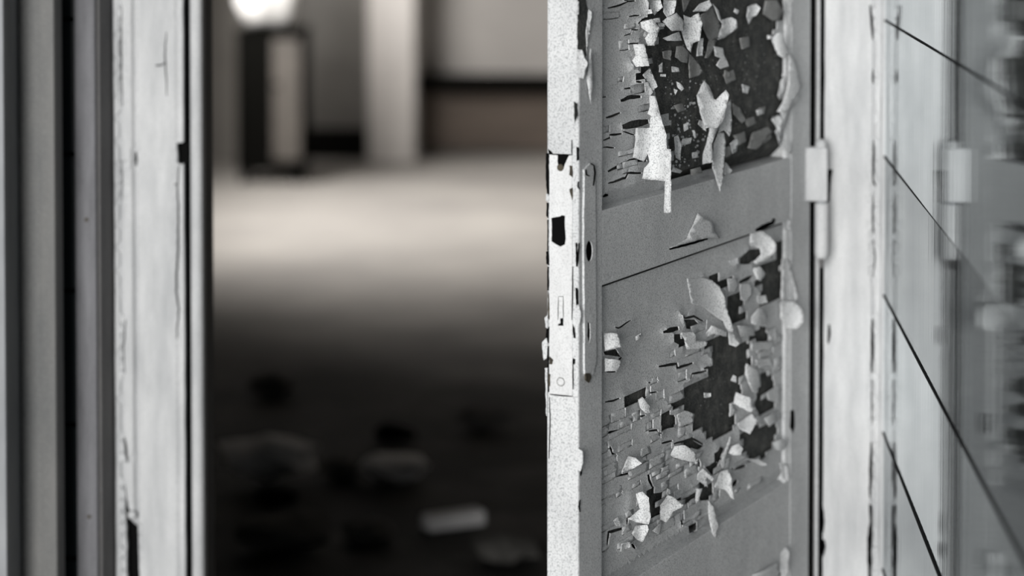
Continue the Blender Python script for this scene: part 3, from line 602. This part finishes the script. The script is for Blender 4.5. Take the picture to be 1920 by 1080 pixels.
# crumbs of old paint and plaster stuck to the bare wood
def residue(zone, n, pan, seed, smax):
    rr = random.Random(seed); mb = MB(); xs = [p[0] for p in zone]; ys_ = [p[1] for p in zone]
    while n:
        x, y = rr.uniform(min(xs), max(xs)), rr.uniform(min(ys_), max(ys_))
        if not inside((x, y), zone): continue
        n -= 1; r = rr.uniform(0.8, smax) * rr.random() ** 0.5; a = rr.uniform(0, 6.28); kk = rr.uniform(-0.05, 0.6); b0 = len(mb.v); w0 = RW - SUB + 0.0003 + rr.uniform(0, 0.001)
        ring = [(x + r * rr.uniform(.6, 1.3) * math.cos(a + t * 1.2566), y + r * rr.uniform(.6, 1.4) * math.sin(a + t * 1.2566)) for t in range(5)]
        mb.v += [dpx(px, py, w0 + 0.0005 * kk * (px - x + r)) for px, py in ring] + [dpx(x - .5, y, w0 - 0.0006)]
        mb.f += [[b0, b0 + 1, b0 + 2, b0 + 3, b0 + 4]] + [[b0 + (i + 1) % 5, b0 + i, b0 + 5] for i in range(5)]
    o = mb.build('paint_crumbs', M['paint'] if seed == 4 else M['grime'], pan); o['kind'] = 'stuff'
residue(Z(2, '560,-120 900,-150 930,300 880,560 640,640'), 150, pan_u, 4, 4.0)
residue(Z(1, '520,300 1500,260 1600,700 1540,960 1000,1200 560,960'), 150, pan_u, 5, 2.6)
residue(Z(4, '760,200 1140,260 1060,860 760,800'), 26, pan_l, 6, 1.8)
# low panel's corner flakes at the foot of the picture
for i, (k, s) in enumerate(((.7, '1390,930 1480,850 1500,900 1490,1080 1440,1080 1420,1000'), (.4, '1200,1080 1330,1020 1400,980 1410,1080'))):
    sd_ += 1; flake(Z(5, s), k, RW + 0.004, pan_k, sd_, curl=0.4)

# ---- lock stile face: bare strip with hanging flakes, long key plate
def patch(poly, w, m, parent, name, thick=0.0006, seed=0, amp=0.7):
    poly = rough_poly(poly, 6, amp, seed); V, T = sheet_tris(poly, [], 0)
    return solid_sheet([dpx(float(x), float(y), w) for x, y in V], T, [DN * -thick] * len(V)).build(name, m, parent)
patch([(1084, -40), (1097, -10), (1103, 20), (1101, 100), (1098, 108), (1094, 96), (1083, 92)], 0.0004, M['wood'], stile1, 'bare_patch', seed=5)
patch([(1076, 190), (1083, 195), (1084, 216), (1078, 230)], 0.0004, M['wood'], stile1, 'bare_patch', seed=6)
for i, (k, poly) in enumerate(((.8, [(1081, 94), (1091, 93), (1096, 108), (1102, 118), (1098, 130), (1094, 148), (1082, 145)]), (.5, [(1104, 18), (1110, 22), (1106, 60), (1100, 105), (1099, 60)]),
                               (.6, [(1107, 90), (1109, 95), (1112, 155), (1108, 196), (1100, 150)]), (.6, [(1081, 0), (1086, 4), (1086, 26), (1081, 30)]))):
    flake(poly, k, 0.0008, stile1, 900 + i, curl=0.4)
kp = rough_poly([(1096, 318), (1108, 306), (1115, 309), (1117, 360), (1118, 680), (1113, 700), (1104, 716), (1097, 700), (1096, 560), (1095, 440)], 14, 0.5, 8)
kh1 = [(1105 + 6.5 * math.cos(t), 471 + 20 * math.sin(t)) for t in [i * 0.42 for i in range(15)]]
kh2 = rough_poly([(1102, 603), (1107, 606), (1107.5, 635), (1104, 646), (1101.5, 630)], 7, 0.4, 9)
kh3 = rough_poly([(1098, 700), (1106, 700), (1109, 706), (1105, 718), (1099, 712)], 5, 0.4, 10)
V, T = sheet_tris(kp, [kh1, kh2], 8, seed=3)
key = solid_sheet([dpx(float(x), float(y), 0.0022) for x, y in V], T, [DN * -0.003] * len(V)).build('key_plate', M['paint'], door)
for h in (kh1, kh2):
    V, T = sheet_tris([((x - 1104.5) * 0.97 + 1104.5, y) for x, y in h], [], 0); solid_sheet([dpx(float(x), float(y), 0.0010) for x, y in V], T, [DN * -0.001] * len(V)).build('keyhole', M['void'], key)
V, T = sheet_tris(kh3, [], 0); solid_sheet([dpx(float(x), float(y), 0.0028) for x, y in V], T, [DN * -0.002] * len(V)).build('broken_corner', M['rust'], key)
for ln in ([(1107, 306), (1114, 310), (1116, 325), (1113, 348)], [(1099, 318), (1100, 328), (1106, 330)], [(1085, 340), (1084, 350), (1087, 355)], [(1086, 455), (1083, 500)], [(1088, 937), (1086, 950), (1088, 960)], [(1091, 880), (1089, 892)]):
    patch(slit(densify(ln, 4, 0.3, 2), 2.6), 0.0012 if ln[0][0] < 1097 else 0.0030, M['void'], stile1, 'crack', amp=0)

# ---- lock edge: face plate, latch opening, screws, rusted margins (drawn on the plane of the edge)
NE = -DU
def epx(px, py, o=0.0): return on(px, py, A0 + NE * o, NE)
def epatch(poly, o, m, parent, name, thick=0.001, holes=(), seed=0, amp=0.5, s=8):
    poly = rough_poly(poly, s, amp, seed) if amp else poly
    V, T = sheet_tris(poly, holes, 12 if holes else 0)
    return solid_sheet([epx(float(x), float(y), o) for x, y in V], T, [NE * -thick] * len(V)).build(name, m, parent)
latch = rough_poly([(1034, 409), (1050, 406), (1053, 403), (1059, 405), (1060, 440), (1061, 447), (1059, 458), (1050, 463), (1044, 459), (1034, 453)], 6, 0.6, 4)
slotp = rough_poly([(1050, 597), (1056, 596), (1056.5, 611), (1046, 611), (1046, 608), (1051, 606)], 4, 0.3, 5)
toph = rough_poly([(1045, 290), (1068, 290), (1064, 297), (1059, 308), (1057, 317), (1052, 319), (1046, 314)], 5, 0.6, 6)
plate = epatch([(1030.5, 290), (1073, 291), (1072.5, 320), (1073, 500), (1073, 743), (1030, 739), (1030, 500)], 0.0014, M['plate'], door, 'lock_plate', 0.0016, [latch, slotp, toph], 7, 0.4, 14)
for h, nm in ((latch, 'latch_hole'), (slotp, 'bolt_slot'), (toph, 'bare_patch')):
    epatch(h, 0.0006, M['void'], plate, nm, 0.0005, amp=0)
c = epx(1051.5, 716, 0.0014); MB().lathe(c, NE, [(0, 0.0045), (0.0006, 0.0045), (0.0008, 0.0036), (0.0012, 0.0030)], 16).build('screw', M['plate'], plate)
MB().lathe(epx(1051.5, 716, 0.0013), NE, [(0, 0.0052), (0.0004, 0.0052)], 18).build('screw_ring', M['rust'], plate)
MB().lathe(epx(1051.5, 314, 0.0006), NE, [(0, 0.0042), (0.0016, 0.0042), (0.0022, 0.003)], 16).build('screw', M['rust'], plate)
for ln, w in (([(1031, 739), (1045, 741), (1074, 743.5)], 2.4), ([(1030, 289), (1050, 290), (1073, 290.5)], 2.6), ([(1073.5, 500), (1073, 560), (1072, 600)], 2), ([(1074, 680), (1074, 730)], 1.8), ([(1047, 557), (1046, 600)], 1.2), ([(1056, 556), (1056, 596)], 1.2), ([(1047, 556), (1056, 556)], 1.5), ([(1030, 745), (1031, 790), (1029, 860)], 1.4), ([(1072, 262), (1072, 290)], 1.6)):
    epatch(slit(densify(ln, 6, 0.25, 3), w), 0.0018, M['void'], plate, 'seam', 0.0006, amp=0)
for i, (m_, poly) in enumerate((('void', [(1024, 286), (1029, 288), (1029, 320), (1030, 365), (1025, 362), (1023, 320)]), ('void', [(1028, 280), (1034, 284), (1037, 289), (1029, 289)]), ('void', [(1031, 292), (1036, 294), (1034, 300), (1030, 297)]),
                                ('void', [(1025, 380), (1029, 380), (1028, 410), (1024, 405)]), ('void', [(1026, 412), (1028.5, 412), (1028, 470), (1026, 470)]), ('void', [(1024, 472), (1029, 470), (1030, 498), (1024, 495)]), ('void', [(1026, 500), (1029, 500), (1029, 545), (1026, 545)]),
                                ('rust', [(1027, 545), (1030, 560), (1030, 600), (1027, 596)]), ('void', [(1024, 618), (1030, 612), (1030, 645), (1023, 640)]), ('void', [(1026, 650), (1030, 648), (1030, 735), (1027, 735)]), ('rust', [(1030, 668), (1037, 675), (1035, 683), (1030, 683)]),
                                ('rust', [(1068, 310), (1073, 311), (1073, 332), (1067, 328)]), ('rust', [(1067, 355), (1073, 352), (1073, 376), (1070, 366)]), ('void', [(1073, 606), (1077, 616), (1079, 634), (1075, 634)]), ('void', [(1074, 672), (1078, 674), (1077, 684), (1073, 681)]),
                                ('void', [(1081, 275), (1085, 276), (1085, 300), (1081, 302)]), ('void', [(1079, 455), (1082, 455), (1082, 500), (1080, 500)]), ('void', [(1079, 540), (1083, 540), (1084, 570), (1080, 573)]), ('rust', [(1028, 700), (1032, 702), (1031, 725), (1028, 722)]))):
    epatch(poly, 0.0019 if m_ == 'rust' else 0.0010, M[m_], stile1, 'bare_patch', 0.0008, seed=40 + i, s=5)
# chips of paint standing out from the two arrises of the edge
for i, poly in enumerate(([(1016, 642), (1024, 634), (1027, 645), (1025, 672), (1019, 676)], [(1024, 362), (1030, 366), (1029, 376), (1024, 378)], [(1022, 690), (1026, 690), (1026, 780), (1024, 780)], [(1021, 596), (1027, 590), (1027, 616), (1023, 614)],
                           [(1077, 575), (1086, 574), (1089, 590), (1087, 608), (1079, 600)], [(1083, 840), (1092, 846), (1093, 868), (1088, 884), (1083, 880)])):
    epatch(poly, 0.0022, M['paint'], stile1, 'paint_flake', 0.0012, seed=70 + i, s=5)

# ---- hinge
hg = []
def hb(px0, px1, py0, py1, Y, d): a, b2 = onY(px0, py1, Y), onY(px1, py0, Y); return MB().box(a.x, b2.x, Y, Y + d, a.z, b2.z)
YH = dpx(1512, 330).y - 0.006
hinge = hb(1510, 1552.5, 277, 378, YH + 0.001, 0.022).build('hinge', M['frame'], door, bevel=0.003)
def cyl(px0, px1, py0, py1, prof, nm, m=M['frame']):
    a, b2 = onY(px0, py1, YH), onY(px1, py0, YH); r = (b2.x - a.x) / 2; L = b2.z - a.z
    return MB().lathe(Vector((a.x + r, YH + r, a.z)), (0, 0, 1), [(h * L, k * r) for h, k in prof], 20).build(nm, m, hinge, smooth=False)
cyl(1528, 1555, 383, 491, [(0, .25), (.02, .5), (.06, .8), (.12, .97), (.2, 1), (1, 1)], 'lower_knuckle')
cyl(1531, 1553, 377, 384, [(0, 1), (1, 1)], 'washer', M['edge'])
cyl(1529, 1551, 262, 277, [(0, 1), (.5, 1), (.8, .8), (1, .35)], 'pin_cap')
cyl(1535, 1545, 486, 503, [(0, .5), (.5, 1), (1, 1)], 'pin', M['darkboard'])
patch([(1483, 768), (1489, 770), (1490, 800), (1486, 812), (1482, 800)], 0.0004, M['void'], stile2, 'crack', seed=2)
for ln in ([(1519, 420), (1519, 560)],):
    pass

# ------------------------------------------------------------------ inside the building (out of focus)
YB = 13.3
wallx = lambda px, Y: onY(px, 200, Y).x
pil = struct('pillar', MB().box(wallx(690, 12.95), wallx(776, 12.95), 12.95, YB, 0, 3.2), M['pillar'])
tag(MB().box(wallx(776, 12.95), 3.05, 13.22, YB, 0.05, 0.36).build('baseboard_back', M['brown']), kind='structure')
tag(MB().box(wallx(776, 12.95), 3.05, 13.14, YB, 0.37, 0.46).build('trim_6', M['black']), kind='structure')
struct('partition', MB().box(-2.6, wallx(470, 13.1), 13.1, YB, 0, 3.2), M['plasterdark'])
struct('partition', MB().box(wallx(470, 13.1), wallx(690, 12.95), 13.1, YB, 0, 3.2), M['partdark'])
tag(MB().box(wallx(470, 13.1), wallx(690, 12.95), 13.07, 13.1, 0, 0.17).build('baseboard_back', M['black']), kind='structure')
# small cupboard with a pale door, white bundle on top
p = onZ(504, 345); cx_, cy_ = p.x, p.y
cupb = tag(empty('cupboard', (cx_, cy_ + 0.15, 0)), 'small dark cupboard with worn pale door, against the wall inside the doorway', 'cupboard')
sx = 12.0 / F
top = 0.755
MB().box(cx_ - 0.165, cx_ + 0.165, cy_, cy_ + 0.3, 0.06, top).build('body', M['black'], cupb, bevel=0.01)
MB().box(cx_ - 0.17, cx_ + 0.17, cy_ - 0.01, cy_ + 0.31, top, top + 0.025).build('worktop', M['black'], cupb, bevel=0.005)
dr = MB().box(cx_ + 0.025, cx_ + 0.165, cy_ - 0.025, cy_ - 0.002, 0.12, 0.73).build('door', M['cupdoor'], cupb, bevel=0.006)
MB().lathe((cx_ + 0.045, cy_ - 0.025, 0.5), (0, -1, 0), [(0, 0.008), (0.015, 0.012), (0.02, 0.008)], 12).build('knob', M['black'], dr)
for ax in (-0.15, 0.12):
    for ay in (0.02, 0.25): MB().box(cx_ + ax, cx_ + ax + 0.03, cy_ + ay, cy_ + ay + 0.03, 0, 0.06).build('foot', M['black'], cupb)
def lump(c, r, seed, n=2, squash=(1, 1, 1), rough=0.22):
    import bmesh
    from mathutils import noise
    bm = bmesh.new(); bmesh.ops.create_icosphere(bm, subdivisions=n, radius=1.0)
    for v in bm.verts:
        d_ = v.co.normalized(); k = 1 + rough * 2 * noise.noise(d_ * 1.6 + Vector((seed * 3.7, seed * 1.3, 0)))
        v.co = Vector((d_.x * squash[0], d_.y * squash[1], d_.z * squash[2])) * k * r
    z = min(v.co.z for v in bm.verts); mb = MB()
    mb.v = [v.co + Vector(c) - Vector((0, 0, z)) for v in bm.verts]; mb.f = [[v.index for v in f.verts] for f in bm.faces]; bm.free()
    return mb
lb = lump((cx_ - 0.02, cy_ + 0.13, top + 0.03), 0.165, 3, 3, (0.92, 0.8, 1.1), 0.14).build('cloth_bundle', M['white'], None, smooth=True)
tag(lb, 'white cloth bundle lying on top of the dark cupboard', 'bundle')
# rubble on the near floor
spots = [(502, 908, .10, 'pale', 'biggest pale lump of broken plaster on the dark floor beside the left jamb'), (733, 906, .07, 'pale', 'pale round lump of plaster on the dark floor in the middle of the doorway'),
         (738, 828, .045, 'black', 'small black clod on the dark floor behind the pale round lump'), (516, 948, .04, 'black', 'small black clod on the dark floor in front of the biggest pale lump'),
         (512, 745, .06, 'rubble', 'grey lump of rubble farthest back on the floor, in line with the cupboard'), (640, 897, .05, 'rubble', 'grey lump of rubble between the two pale plaster lumps'),
         (530, 1032, .08, 'rubble', 'grey lump of rubble nearest the viewer beside the left jamb'), (905, 806, .06, 'rubble', 'grey lump of rubble behind the lock side of the open door'),
         (945, 1050, .06, 'rubble', 'grey lump of rubble in front of the pale wood scrap'), (690, 1015, .05, 'rubble', 'low grey lump of rubble left of the pale wood scrap')]
for i, (px, py, r, mk, lab) in enumerate(spots):
    q = onZ(px, py)
    o = lump((q.x, q.y, 0), r, 20 + i, 2, (1.2, 1.1, 0.5), 0.3).build('plaster_chunk' if mk != 'black' else 'clod', M[mk], None)
    tag(o, lab, 'rubble', 'rubble on the dark floor')
a, c2 = onZ(806, 1000), onZ(912, 985)
v_ = c2 - a; s_ = Vector((-v_.y, v_.x, 0)).normalized() * 0.05
tag(MB().quadbox(a, v_, s_, Vector((0, 0, 0.035))).build('wood_scrap', M['pale'], bevel=0.006), 'pale scrap of wood lying on the dark floor near the lock edge of the door', 'wood')
